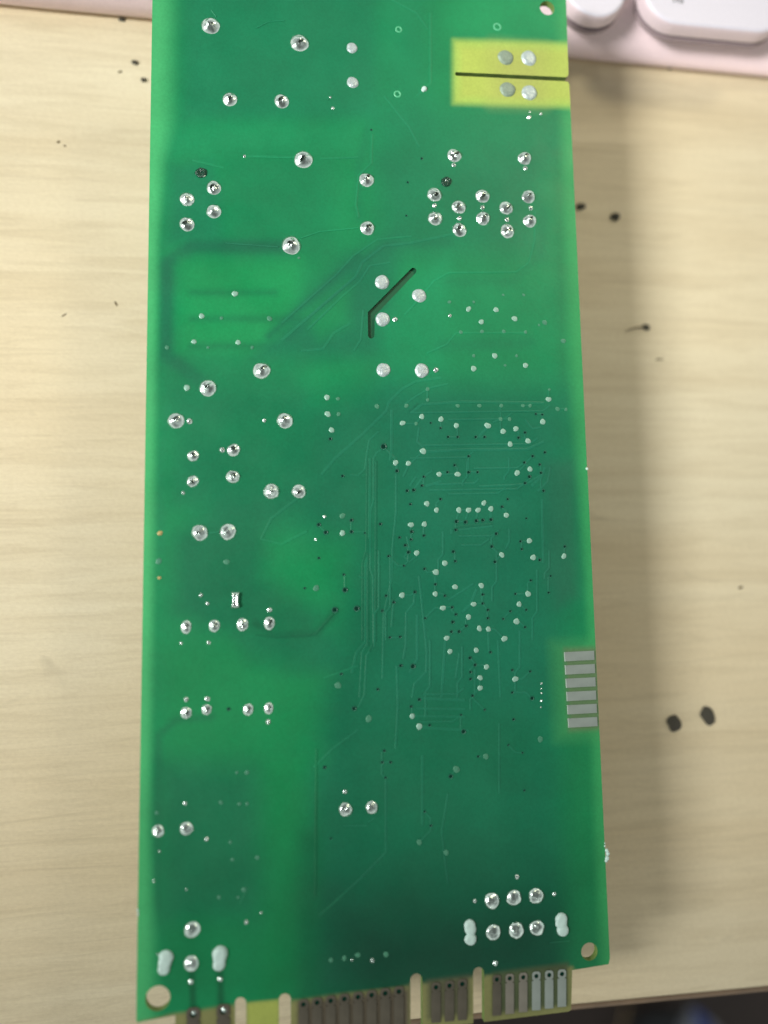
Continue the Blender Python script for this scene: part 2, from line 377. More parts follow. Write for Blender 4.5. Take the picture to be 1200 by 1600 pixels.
# ---------------------------------------------------------------- traces under the mask
TR, TRD, FLX = (1.45, 1.10, 1.18), (.86, .89, .9), (1.9, 1.22, 1.35)
RIB = [0]
def ribbon(pts, wpx, m, h=.0004):
    RIB[0] += 1; lift = RIB[0] * 1.3e-6
    p = [at(x, y) for x, y in pts]; w_ = wpx / 750 / 2; vs, fs = [], []
    for i, q in enumerate(p):
        d = ((p[min(i + 1, len(p) - 1)] - q).normalized() + (q - p[max(i - 1, 0)]).normalized()); d.z = 0; d.normalize()
        s = Vector((-d.y, d.x, 0))
        for a, z in ((-1, .0001), (-.6, h), (.6, h), (1, .0001)): vs.append(q + s * a * w_ + Vector((0, 0, z + lift)) - WORLD['circuit_board'])
    for i in range(len(p) - 1):
        for j in range(3): fs.append((4 * i + j + 1, 4 * i + j, 4 * i + 4 + j, 4 * i + 5 + j))
    me = mesh('trace', vs, fs, MASK, False)          # same mask, taking the board's own colour a little lighter or darker
    ca = me.color_attributes.new('mask_colour', 'FLOAT_COLOR', 'POINT')
    xy = np.array([(v[0] + rc.x, v[1] + rc.y) for v in vs]); c = shade(xy) * np.array(m)
    k = np.array([0.35, 1, 1, 0.35] * len(p))[:, None]; c = shade(xy) * (1 - k) + c * k
    ca.data.foreach_set('color', np.c_[c, np.ones(len(c))].astype(np.float32).ravel())
    link('trace' if m is not FLX else 'flux_streak', me, WORLD['circuit_board'], root)
L1 = [
 [(690, 590), (650, 596), (628, 608), (608, 628), (604, 642), (568, 677), (524, 716), (502, 742)],
 [(592, 674), (577, 688), (573, 712), (571, 732), (560, 743), (546, 742)],
 [(600, 700), (588, 708), (584, 716), (584, 780), (579, 800), (579, 890), (583, 900), (584, 1008), (573, 1024), (570, 1085), (560, 1106)],
 [(578, 716), (577, 860), (571, 880), (571, 1003), (557, 1020), (550, 1052)],
 [(577, 1000), (566, 1020), (562, 1090)],
 [(619, 740), (619, 800), (614, 850), (612, 905), (600, 960), (598, 1060)],
 [(612, 640), (612, 700), (610, 720)],
 [(648, 928), (647, 942), (635, 957), (634, 1010), (630, 1030)],
 [(655, 900), (661, 960), (667, 1018), (666, 1050), (648, 1068), (644, 1090)],
 [(652, 960), (652, 1030), (640, 1052)],
 [(620, 1040), (622, 1100), (618, 1170)], [(603, 1216), (603, 1332), (560, 1376), (498, 1432)],
 [(655, 1091), (727, 1094)], [(650, 1107), (727, 1108)], [(648, 1119), (727, 1120)], [(660, 1137), (733, 1141)],
 [(680, 757), (742, 755), (748, 748)], [(748, 760), (822, 757), (846, 742)], [(664, 706), (720, 703), (824, 702), (850, 690)],
 [(836, 330), (836, 375), (827, 410), (807, 425), (702, 426), (678, 439), (650, 473), (632, 492)],
 [(667, 552), (698, 538), (713, 520), (822, 520)],
 [(642, 645), (660, 632), (720, 628), (850, 630)], [(632, 632), (652, 618), (672, 606), (700, 600)],
 [(643, 369), (590, 374), (552, 400), (527, 428), (440, 505)],
 [(725, 362), (640, 380), (600, 384), (566, 410), (556, 432), (440, 532)],
 [(610, 410), (578, 415), (562, 440), (536, 462), (480, 516)],
 [(568, 484), (564, 530), (553, 548)],
 [(548, 505), (522, 520), (505, 545), (470, 548)],
 [(796, 826), (796, 846), (790, 858)], [(716, 828), (745, 825), (770, 822)], [(847, 780), (849, 880)],
 [(636, 838), (640, 858), (632, 870), (640, 878), (652, 868)], [(700, 938), (720, 925), (740, 912)], [(745, 920), (735, 945), (722, 957)],
 [(717, 799), (713, 814)], [(747, 800), (744, 812)], [(767, 798), (767, 811)], [(732, 799), (727, 814)],
 [(763, 985), (764, 1018)], [(696, 1000), (692, 1060), (690, 1090)], [(778, 1000), (782, 1090)], [(718, 1020), (712, 1060)],
 [(830, 760), (846, 745), (852, 730)], [(840, 768), (856, 752), (860, 730)], [(820, 655), (832, 670), (845, 668)],
 [(665, 760), (690, 752)], [(646, 766), (660, 747), (676, 735)], [(640, 760), (650, 745)], [(620, 720), (620, 736)], [(638, 728), (630, 745)],
 [(688, 741), (712, 741)], [(762, 668), (748, 682)], [(770, 660), (782, 655)], [(655, 668), (652, 690), (662, 700)],
 [(680, 900), (681, 913)], [(752, 918), (754, 945)], [(628, 933), (615, 942), (612, 980)],
 [(480, 830), (440, 850), (408, 842), (424, 810), (470, 775)], [(505, 1060), (560, 1040)], [(490, 1200), (520, 1170), (560, 1140)],
 [(384, 244), (462, 246)], [(300, 250), (350, 262)], [(500, 248), (560, 246)], [(672, 20), (672, 130), (652, 150)], [(600, 150), (640, 200), (655, 230)],
 [(581, 210), (580, 255), (560, 275), (556, 320), (560, 340)], [(706, 828), (705, 835)], [(612, 0), (650, 20), (668, 46)],
 [(700, 1240), (690, 1300), (700, 1380)], [(660, 1180), (660, 1290)], [(780, 1130), (780, 1240)], [(560, 900), (576, 905)],
]
for i, p in enumerate(L1): ribbon(p, 3.6 if i % 3 else 4.8, TR)
L2 = [[(574, 720), (573, 860), (567, 880), (567, 1000)], [(588, 720), (587, 1000), (577, 1018)], [(712, 824), (770, 819)], [(640, 642), (652, 630)], [(400, 992), (432, 996), (492, 992), (522, 958)], [(495, 1170), (493, 1400)], [(575, 842), (575, 1010)]]
for p in L2: ribbon(p, 4, TRD)
# ---------------------------------------------------------------- solder
def metal(name, c, rough, b=.35, sc=22, c2=None):
    c2 = c2 or tuple(int(v * .86) for v in c)
    m = mat(name, c, rough, 1.0, nscale=14, namp=.25, bump=b, bscale=sc, col2=c2)
    return m
SOL = metal('bright_solder', (230, 248, 240), .23, .35, 1.0)
SOLM = metal('dull_solder', (206, 222, 222), .5, .35, 2)
SOLM.node_tree.nodes['Principled BSDF'].inputs['Metallic'].default_value = .55
DOT = mat('filled_via_tin', (150, 192, 174), .5, .25, nscale=2, namp=.12)
DOTF = mat('filled_via_film', (74, 142, 112), .5, .1, nscale=2, namp=.2)
DOTD = mat('filled_via_ochre', (190, 170, 110), .5, .1, nscale=2, namp=.2)
PIN = metal('pin_tip', (92, 106, 98), .22, .5, 3)  # pin metal darkened to paint the dark reflection at joint centres
HOLE = mat('via_pit', (6, 50, 38), .9, spec=.1)
LIP = mat('via_lip', (16, 92, 70), .4)
LIPL = mat('via_lip_lit', (64, 140, 112), .35)  # paints the lit crescent on each lip's lower right
def lathe(prof, seg, seed, wob, name, m, facet=0.0):
    rnd = random.Random(seed); vs = [(0, 0, prof[0][1])]; fs = []
    ph = [rnd.uniform(0, 6.28) for _ in range(4)]
    fac = [rnd.uniform(-1, 1) for _ in range(7)]
    for k, (r, z) in enumerate(prof[1:]):
        for i in range(seg):
            a = 2 * math.pi * i / seg
            t = 1 + wob * (.5 * math.sin(2 * a + ph[0]) + .35 * math.sin(3 * a + ph[1]) + .3 * math.sin(5 * a + ph[2]))
            last = k == len(prof) - 2
            fz = fac[int((a / 6.2832 * 7)) % 7] * facet * (0 if last else 1) * (1 - r) * 1.5
            vs.append((r * t * math.cos(a), r * t * math.sin(a), max(0, z * (1 + fz + .12 * facet * rnd.uniform(-1, 1))) if not last else z))
    for i in range(seg): fs.append((0, 1 + i, 1 + (i + 1) % seg))
    for k in range(len(prof) - 2):
        for i in range(seg):
            a, b = 1 + k * seg + i, 1 + k * seg + (i + 1) % seg; fs.append((a, a + seg, b + seg, b))
    return mesh(name, vs, fs, m)
cone = [(0, .56), (.16, .55), (.3, .5), (.45, .43), (.6, .34), (.74, .25), (.86, .15), (.95, .06), (1.0, -.02)]
dome = [(0, .52), (.2, .51), (.4, .47), (.58, .4), (.74, .3), (.87, .18), (.96, .07), (1.0, -.02)]
flat = [(0, .30), (.25, .30), (.5, .28), (.7, .24), (.86, .16), (.96, .06), (1.0, -.02)]
JV = [lathe(cone, 28, s, .04, 'solder_joint', SOL, (.10, .2, .15, .25)[s % 4]) for s in range(10)]
JD = [lathe(dome, 28, s + 20, .05, 'solder_joint', SOL, .12) for s in range(6)]
JM = [lathe(flat, 28, s + 40, .05, 'solder_joint', SOLM, .05) for s in range(4)]
SOLF = mat('filmed_solder', (150, 168, 150), .5, .3, nscale=3, namp=.15, bump=.3, bscale=4)
JF = [lathe(flat, 28, 49, .05, 'solder_joint', SOLF, .03)]
PV = [lathe([(0, .82), (.12, .82), (.2, .78), (.24, .68), (.26, .4)], 12, s + 60, .1, 'pin', PIN, .1) for s in range(3)]
def joint(x, y, r, kind='A', rot=None, sy=1.0):
    R_ = r / 755 if kind != 'x' else r / 755
    p = at(x, y); k = random.random()
    me = random.choice({'A': JV, 'D': JD, 'M': JM, 'C': JV, 'F': JF}[kind])
    # project size: local scale of the layout
    s = (at(x + r, y) - at(x, y)).length
    o = link('solder_joint', me, p, root, (s, s * sy, s * (.95 if kind != 'D' else .9)), random.uniform(0, 6.28) if sy == 1 else 0)
    if kind == 'C' or (kind == 'A' and random.random() < .85):
        q = bpy.data.objects.new('pin', random.choice(PV)); COL.objects.link(q); q.parent = o
        q.location = (random.uniform(-.02, .2), random.uniform(-.02, .2), -.12); q.rotation_euler = (0, random.uniform(-.1, .3), .7 - o.rotation_euler.z + random.uniform(-.3, .3)); q.scale = (random.uniform(1.5, 2.1), random.uniform(.7, 1.1), random.uniform(.78, .92)) if kind == 'A' else (1.5, 1.5, .9)
    return o
J = [(329,40,14.6,'A'),(468,67,14.6,'A'),(550,75,8.6,'M'),(551,129,9.2,'M'),(359,155,12,'A'),(440,158,12,'A'),(474,249,14.8,'A'),
 (292,311,12,'A'),(334,293,12,'A'),(334,330,12,'A'),(292,350,12.2,'A'),(455,383,15.4,'A'),(573,281,11.8,'A'),(574,356,11.8,'A'),
 (710,243,11,'A'),(820,247,10.8,'A'),(679,304,11.5,'A'),(680,341,11.6,'A'),(717,323,11.2,'A'),(718,359,11.4,'A'),(754,306,11.2,'A'),(755,341,11.2,'A'),
 (791,325,10.8,'A'),(793,361,11.2,'A'),(826,307,10.8,'A'),(828,345,10.8,'A'),
 (597,441,11.4,'M'),(655,462,11,'M'),(598,499,11.3,'M'),(599,578,11,'M'),(659,579,11.2,'M'),
 (790,90,12,'F'),(826,91,12,'M'),(793,140,12,'F'),(827,145,12,'M'),
 (409,579,14,'A'),(325,606,14,'A'),(275,657,13.4,'A'),(445,657,13,'A'),(302,712,9.5,'C'),(365,703,10.8,'C'),(301,752,9.8,'C'),(364,745,11,'C'),
 (424,768,12.8,'A'),(467,768,11.5,'A'),(312,832,13.4,'A'),(356,831,13.4,'A'),
 (291,980,8.6,'A',1.3),(335,978,8.8,'A',1.2),(379,976,9.2,'A',1.2),(421,974,8.6,'A',1.3),
 (291,1114,9,'A',1.1),(323,1109,8,'A',1.15),(388,1109,8.6,'A',1.15),(420,1107,7.6,'A',1.25),
 (540,1265,11,'D'),(581,1262,10,'D'),(247,1299,10,'A'),(291,1295,11,'D'),(300,1453,13.2,'D'),(299,1506,12.4,'D'),
 (769,1408,12.2,'D'),(803,1403,12,'D'),(838,1400,12,'D'),(771,1457,12,'D'),(807,1454,12.3,'D'),(839,1450,12,'D')]
for j in J: joint(j[0], j[1], j[2], j[3], sy=j[4] if len(j) > 4 else 1.0)
bead = lathe(dome, 14, 91, .06, 'solder_bead_or_glint', SOL, .1)
BE = [(709,258,3.6),(821,263,3.6),(679,321,3.8),(718,341,3.8),(754,324,3.8),(792,343,3.8),(829,325,3.8),(617,499,4.4),(681,578,4.4),(296,658,5),(413,657,3.2),(347,703,4.6),
 (421,953,4.2),(283,1005,2.8),(326,1004,3.4),(314,930,3.2),(324,943,3.2),(291,1093,4),(324,1092,4.4),(419,1128,4.2),(539,1237,3.5),(289,1255,3.4),(323,1311,3.8),
 (249,1330,2),(240,1377,2),(291,1390,1.6),(298,1534,4),(344,1530,4),(385,1441,3.6),(408,1426,2),(742,1408,3),(808,1370,3.8),(866,1397,3.2),(774,1505,4.2),(582,1501,3.2),
 (303,1582,4),(350,1578,4),(382,244,2.8),(663,139,4),(286,770,3),(827,183,3.4),(828,175,2),(845,178,2.6),(516,152,2),(520,169,2.8),(247,1491,2),(550,1500,2),
 (846,1068,1.8),(846,1076,1.2),(846,1083,1.8),(846,1095,2.1),(845,1105,1.4),(702,1018,2),(493,843,2.6),(507,807,2.6),(703,493,2.8)]  # the column of tiny ones at the right paints a dashed glare line
for x, y, r in BE:
    s = (at(x + r, y) - at(x, y)).length; link('solder_bead_or_glint', bead, at(x, y), root, (s, s, s), random.uniform(0, 6))
# oval silver joint flank beads
def lump(lobes, m, name, h=1.0, n=24):
    """one continuous lump from a few overlapping round lobes (height field over their union)"""
    P = [(at(x, y), (at(x + r, y) - at(x, y)).length) for x, y, r in lobes]
    x0 = min(p.x - s for p, s in P) - .001; x1 = max(p.x + s for p, s in P) + .001; y0 = min(p.y - s for p, s in P) - .001; y1 = max(p.y + s for p, s in P) + .001
    c = Vector(((x0 + x1) / 2, (y0 + y1) / 2, HB)); vs, fs = [], []; nx = n; ny = int(n * (y1 - y0) / (x1 - x0))
    Z = {}
    for j in range(ny + 1):
        for i in range(nx + 1):
            x = x0 + (x1 - x0) * i / nx; y = y0 + (y1 - y0) * j / ny; z = -1
            for p, s in P:
                d = math.hypot(x - p.x, y - p.y) / s * (1 + .08 * noise.noise(Vector((x * 40, y * 40, 3))))
                if d < 1: z = max(z, s * h * (1 - d ** 3.0) ** .5)
            Z[i, j] = z; vs.append((x - c.x, y - c.y, (z if z > 0 else -.002) + (.0016 * noise.noise(Vector((x * 90, y * 90, 1))) if z > 0 else 0)))
    for j in range(ny):
        for i in range(nx):
            if max(Z[i, j], Z[i + 1, j], Z[i, j + 1], Z[i + 1, j + 1]) > 0:
                a = j * (nx + 1) + i; fs.append((a, a + 1, a + nx + 2, a + nx + 1))
    return link(name, mesh(name, vs, fs, m), c, root)
STK = mat('white_plastic', (192, 218, 210), .45, nscale=12, namp=.1, bump=.3, bscale=30)
lump([(259, 1496, 11.5), (257, 1505, 10.5), (256, 1514, 9.5)], STK, 'plastic_stake', .55)
lump([(344, 1490, 12), (343, 1498, 10), (342, 1507, 9.8)], STK, 'plastic_stake', .55)
lump([(734, 1446, 8.8), (735, 1452, 9), (735, 1467, 9)], STK, 'plastic_stake', .55)
lump([(877, 1436, 9.2), (877, 1442, 9), (879, 1453, 9)], STK, 'plastic_stake', .55)
lump([(948, 1329, 2.6), (950, 1334, 2.6), (948.5, 1341, 3.2), (947, 1345, 2.4)], STK, 'white_chip', .8, 16)
lump([(945, 1322, 1.4), (945, 1318, 1.2)], STK, 'white_chip', .8, 10)
lump([(215.5, 1423, 1.8), (216, 1429, 1.8)], STK, 'white_chip', .8, 10)
lump([(917, 732.5, 2)], STK, 'white_chip', .8, 10)
lump([(663, 139, 4), (661, 141, 3)], STK, 'white_chip', .6, 12)
# rectangular bridge of solder
def bridge(x0, x1, y0, y1):
    vs, fs = [], []; c = at((x0 + x1) / 2, (y0 + y1) / 2); n_ = 12; rr = random.Random(3)
    for j in range(n_ + 1):
        for i in range(n_ + 1):
            u, v = i / n_, j / n_; pinch = 1 - .22 * math.sin(math.pi * v)
            p = at((x0 + x1) / 2 + (u - .5) * (x1 - x0) * pinch, y0 + (y1 - y0) * v)
            e = min(u, 1 - u, v, 1 - v); z = -.001 + .011 * min(1, e * 5) ** .6 - .005 * math.sin(math.pi * u) * math.sin(math.pi * v) + (.0012 * noise.noise(Vector((u * 5, v * 6, 0))))
            vs.append(p - c + Vector((0, 0, z)))
    for j in range(n_):
        for i in range(n_): a = j * (n_ + 1) + i; fs.append((a, a + n_ + 1, a + n_ + 2, a + 1))
    link('solder_bridge', mesh('solder_bridge', vs, fs, SOL), c, root)
bridge(361, 375, 924, 951)
# ---------------------------------------------------------------- filled vias (pale dots)
vb = [lathe([(0, .16), (.5, .15), (.85, .09), (1, -.01)], 14, s + 70, .16, 'filled_via', DOT) for s in range(4)]
vf = lathe([(0, .10), (.5, .1), (.85, .06), (1, -.01)], 14, 75, .14, 'filled_via', DOTF)
vt = lathe([(0, .16), (.5, .15), (.85, .09), (1, -.01)], 14, 77, .1, 'filled_via', DOTD)
WD = [(732,483),(775,484),(752,503),(804,498),(851,504,3.8,'f'),(880,533,3.8,'f'),(773,556),(740,576),(821,571),(857,624),(848,659),(659,651),(629,661),(689,655),(713,665),(762,665,4.8),
 (786,674),(806,670),(825,689),(797,694),(661,705,4.6),(618,723),(638,724),(686,741),(715,741),(808,739),(828,733),(367,459,4.8),(315,494,4.4),(303,534),(372,535),(421,498,3.8,'f'),(292,606,4.6),
 (511,621,4.4),(512,647,4.4),(518,672),(261,543,3,'f'),(394,543,2.6,'f'),(346,497,2.6,'f'),(325,543,2.2,'f'),(528,623,3,'f'),(529,647,3,'f'),(535,806,4.2,'f'),(535,833,4.4),(250,833,4,'t'),(248,877,4.6,'f'),(249,903,2.6,'t'),
 (354,878,4.4,'f'),(494,919,4.6,'f'),(528,1071,4.8,'f'),(576,1123,5,'f'),(667,787,4.4),(682,797),(717,797),(732,797),(747,797),(756,786),(767,795),(791,805),(642,820),(663,819),(651,864),(827,845),(784,867),
 (833,871),(881,869),(695,880,4.4),(681,894,4.4),(711,917),(752,915),(628,930,4.4),(680,928),(825,928,4.4),(740,944),(811,944),(692,950,4.2),(732,964),(807,971,4.4),(749,982),(763,983),(698,997),(788,998,4.4),(703,1018),
 (744,1016),(760,1042),(750,1059),(805,1061,4.4),(750,1075),(644,1119),(655,1135,4.6),(844,1155,4,'f'),(759,1182,4.4,'f'),(713,1202,4.8,'f'),(655,1316,4,'f'),(697,1332,4,'f'),(603,1491,4,'f'),
 (559,1492,3.6,'f'),(538,1497,3.6,'f'),(517,1500,3.4,'f'),(345,1254,3,'f'),(386,1207,3.4,'f'),(370,1207,2.4,'f'),(374,1256,2.8,'f'),(386,1256,2.6,'f'),(363,1343,2.8,'f'),(402,1340,3.4,'f'),(381,1390,3.6,'f'),(342,1402,3,'f'),(360,1316,2.6,'f'),
 (372,1402,2.2,'f'),(245,1270,3,'f'),(702,472,2.6,'f'),(740,472,2,'f'),(786,461,2,'f'),(818,461,2.2,'f'),(720,519,2.8,'f'),(753,518,3,'f'),(787,518,2.8,'f'),(821,519,2.6,'f'),(807,556,2.2,'f'),(789,571,2,'f'),(740,556,2.4,'f'),
 (635,634,3.2,'f'),(668,608,3,'f'),(668,625,2.6,'f'),(715,634,3,'f'),(749,634,3,'f'),(783,634,3,'f'),(817,634,2.8,'f'),(828,634,2.6,'f'),(871,639,3.2,'f'),(884,640,2.4,'f'),(782,655,3,'f'),(796,655,3,'f'),(858,609,2,'f'),(589,635,3.4,'f'),(650,662,2.6,'f'),(842,508,1.8,'f'),(467,403,2,'f')]
for t_ in WD:
    x, y = t_[:2]; r = t_[2] if len(t_) > 2 else 4.0; k = t_[3] if len(t_) > 3 else 'w'
    s = (at(x + r, y) - at(x, y)).length
    link('filled_via', random.choice(vb) if k == 'w' else vf if k == 'f' else vt, at(x, y) + Vector((0, 0, .0005)), root, (s * random.uniform(.9, 1), s * random.uniform(1, 1.18), s), random.uniform(0, 6))
# open vias: a raised lip round a pit
def via_mesh(name, lip=1.4, h=.35):
    seg = 14; vs, fs = [], []
    for r, z in ((lip, 0), (1.3, h * .8), (1.08, h), (.9, h * .6)):
        for i in range(seg): a = 2 * math.pi * i / seg; vs.append((r * math.cos(a), r * math.sin(a), z))
    for k in range(3):
        for i in range(seg): j = (i + 1) % seg; fs.append((k * seg + i, k * seg + j, (k + 1) * seg + j, (k + 1) * seg + i))
    mi = [0] * len(fs)
    b = len(vs)
    for i in range(seg): a = 2 * math.pi * i / seg; vs.append((.95 * math.cos(a), .95 * math.sin(a), h * .62))
    fs.append(tuple(range(b, b + seg))); mi.append(1)
    for k in range(3):
        for i in range(seg):
            if 9.6 <= i <= 12.6 and k == 1: mi[k * seg + i] = 2
    me = mesh(name, vs, fs, LIP, False); me.materials.append(HOLE); me.materials.append(LIPL); me.polygons.foreach_set('material_index', mi); return me
VM = via_mesh('via')
VD = [(700,683),(715,683),(743,683),(757,683),(810,684),(820,676),(599,698,4.2),(620,736,2.6),(732,713),(710,727),(699,738),(732,738,2.4),(746,738,2),(662,745),(659,759),(636,767,2.4),(646,766,2.6),(832,713),(819,723),(843,726),
 (845,739),(827,745,2.6),(820,755),(849,767),(851,707),(673,661,1.6),(688,669,1.8),(837,647,1.8),(847,648,1.8),(516,686,2.4),(535,744,2.2),(498,820,2.8),(509,832,3),(549,813,2.6),(549,831,2.6),(570,833,1.4),(594,819,2.4),
 (498,872,1.8),(537,898,1.8),(476,919,1.6),(539,922,3.6),(523,953,4),(557,951,4),(597,954,2),(533,1053,2),(590,1077,2),(553,1107,3.2),(357,1108,2.4),(688,780),(641,788),(793,780,1.8),(784,792),(822,810,1.6),
 (713,815,2.8),(727,816,2.8),(744,814,2.8),(754,813,2.6),(767,812,2.6),(712,828,2.4),(643,831,2.6),(662,837),(624,840),(642,843),(633,852,2.4),(638,863,2.6),(607,869),(631,884,1.8),(663,889),(708,862,2.4),(711,877),(775,834,2.4),
 (768,854,2.4),(773,878,2.4),(813,846),(815,858,1.8),(843,875,2.2),(882,854),(860,900,1.6),(829,907,1.8),(680,913),(695,931),(754,929),(754,943),(762,953),(762,966),(706,949),(712,960),(707,972,2.4),(705,987),(717,987,2.4),(728,978),
 (603,931),(615,941,2.4),(648,925,2.4),(597,955),(664,966,1.8),(609,996,2),(625,995,2),(626,1040,2.4),(645,1041,3.6),(805,928,1.8),(797,955,1.8),(822,953,1.8),(857,926,1.8),(786,967,1.8),(820,980,1.8),(766,1019,2),(734,1028,2.4),(742,1039,2.4),
 (735,1050),(735,1061),(738,1087),(655,1093,2.4),(642,1104),(800,1047,1.8),(828,1049,1.8),(800,1082,1.8),(831,1091,2.8),(720,1117,1.6),(757,1109,1.6),(671,1133,2),(724,1143,3.2),(802,1124,2),(600,1173,2),(597,1191,2),(610,1191,2),(602,1215,1.8),
 (747,1182,1.8),(704,1213,3),(663,1268,1.8),(673,1290,1.8),(819,1235,1.6),(507,1199,2.4),(517,1310,1.6),(580,203,1.4),(659,248,1.8),(637,285,1.6),(635,337,1.4),(794,1164,1.5),(816,1176,1.4)]
for t_ in VD:
    x, y = t_[:2]; r = (t_[2] if len(t_) > 2 else 2.1) * .92
    s = (at(x + r, y) - at(x, y)).length; link('via', VM, at(x, y) + Vector((0, 0, .0005)), root, (s, s, s * .7))
# short traces from the open vias to their nearest neighbours
rt = random.Random(5); PTS = [t_[:2] for t_ in VD if t_[1] > 600] + [t_[:2] for t_ in WD if t_[0] > 600 and t_[1] > 600]; done = set()
for i, (x, y) in enumerate(PTS):
    c = sorted((math.hypot(x - a, y - b), j) for j, (a, b) in enumerate(PTS) if j != i)
    for dd, j in c[:1]:
        if 9 < dd < 34 and (j, i) not in done and rt.random() < .75:
            done.add((i, j)); a, b = PTS[j]; k = min(abs(a - x), abs(b - y)); sx_ = 1 if a > x else -1; sy_ = 1 if b > y else -1
            ribbon([(x, y), (x + sx_ * k, y + sy_ * k), (a, b)] if abs(abs(a - x) - abs(b - y)) > 2 else [(x, y), (a, b)], 3.2, TR)
for x, y0, y1 in ((722, 1010, 1090), (742, 1045, 1110), (812, 985, 1080), (776, 860, 940), (839, 890, 1000), (672, 1000, 1120), (692, 830, 890), (610, 870, 1000), (592, 860, 1010), (730, 720, 760), (795, 715, 750), (858, 860, 905)):
    ribbon([(x, y0), (x, y0 + (y1 - y0) * .6), (x - 7, y0 + (y1 - y0) * .6 + 9), (x - 7, y1)], 3.6, TR)
for y, x0, x1 in ((645, 640, 860), (656, 700, 800), (696, 660, 840), (716, 640, 740), (732, 740, 820), (766, 670, 820), (772, 700, 790), (838, 716, 780), (852, 720, 764), (1128, 655, 720), (1085, 660, 725)):
    ribbon([(x0, y), (x1 - 12, y - (x1 - x0) * .012), (x1, y - 9 - (x1 - x0) * .012)], 3.2, TR)
# two holes drowned in dark mask
DM = mat('dark_mask', (8, 66, 46), .16, nscale=5, namp=.3, bump=.5, bscale=3)
dmesh = [lathe([(0, .1), (.3, .14), (.6, .3), (.85, .28), (1, -.01)], 18, s, .1, 'masked_hole', DM, .3) for s in (1, 2)]
for i, (x, y, r) in enumerate(((314, 270, 9), (697, 284, 8))):
    s = (at(x + r, y) - at(x, y)).length; o = link('masked_hole', dmesh[i], at(x, y), root, (s, s, s))
    q = bpy.data.objects.new('reflection_fleck', bead); COL.objects.link(q); q.parent = o; q.location = ((-.05, .3, .14) if i else (.5, -.55, .1)); q.scale = (.13, .4, .3) if i else (.3, .3, .3)  # bright fleck paints the reflection inside the hole
# rings pressed into the mask
def ring(x, y, r):
    s = (at(x + r, y) - at(x, y)).length; vs, fs = [], []; n_ = 20
    for rr, z in ((1.15, 0), (1, .2), (.8, .2), (.66, 0)):
        for i in range(n_): a = 2 * math.pi * i / n_; vs.append((rr * math.cos(a), rr * math.sin(a), z))
    for k in range(3):
        for i in range(n_): j = (i + 1) % n_; fs.append((k * n_ + i, k * n_ + j, (k + 1) * n_ + j, (k + 1) * n_ + i))
    link('mask_ring', mesh('mask_ring', vs, fs, RNG), at(x, y), root, (s, s, s * .7))
RNG = mat('mask_ring', (88, 184, 136), .35)
ring(623, 46, 4.6); ring(777, 42, 5.6); ring(621, 147, 5); 
# flux smears, thin dull film streaks
for p, w_ in (([(395, 245), (455, 247)], 2.4), ([(352, 380), (435, 386)], 2), ([(470, 372), (500, 362), (560, 356)], 2.2), ([(330, 16), (338, 26)], 2), ([(400, 44), (420, 34), (445, 32)], 1.6), ([(375, 1412), (388, 1386)], 2), ([(575, 1285), (588, 1276)], 1.6), ([(327, 833), (342, 831)], 3), ([(858, 1473), (890, 1470)], 2.2), ([(310, 1428), (290, 1420)], 1.2), ([(536, 1290), (575, 1290)], 1.8), ([(512, 156), (518, 150)], 1.6)):
    ribbon(p, w_, FLX, .0006)
# ---------------------------------------------------------------- contact pads
PAD = mat('tinned_pad', (176, 188, 180), .42, .55, nscale=30, namp=.12)
PADD = mat('dull_reflection_pad', (104, 99, 86), .5, .4, nscale=30, namp=.2)  # dark tone paints the weak reflection on these fingers
PADM = mat('half_dull_reflection_pad', (148, 144, 132), .48, .45, nscale=30, namp=.15)  # middle tone, the weaker reflection painted only halfway
def slab(quad, m, name, h=.002):
    p = [at(x, y) for x, y in quad]; c = sum(p, Vector()) / 4
    vs = [q - c for q in p] + [(q - c) * .965 + Vector((0, 0, h)) for q in p]
    fs = [(4, 7, 6, 5)] + [(i, (i + 1) % 4 + 0, (i + 1) % 4 + 4, i + 4)[::-1] for i in range(4)]
    me = mesh(name, vs, fs, m, False)
    bm = bmesh.new(); bm.from_mesh(me); bmesh.ops.recalc_face_normals(bm, faces=bm.faces); bm.normal_update()
    if bm.faces[0].normal.z < 0 and abs(bm.faces[0].normal.z) > .5: bmesh.ops.reverse_faces(bm, faces=bm.faces)
    bm.to_mesh(me); bm.free()
    return link(name, me, c, root)
for i in range(6):
    y = 1018 + i * 20.7; xl = 881 + i * 1.15; xr = 928.5 + i * .95
    slab([(xl, y + .8), (xr, y - 1.5), (xr + .6, y + 13), (xl + 1, y + 15.5)], PAD, 'contact_pad')
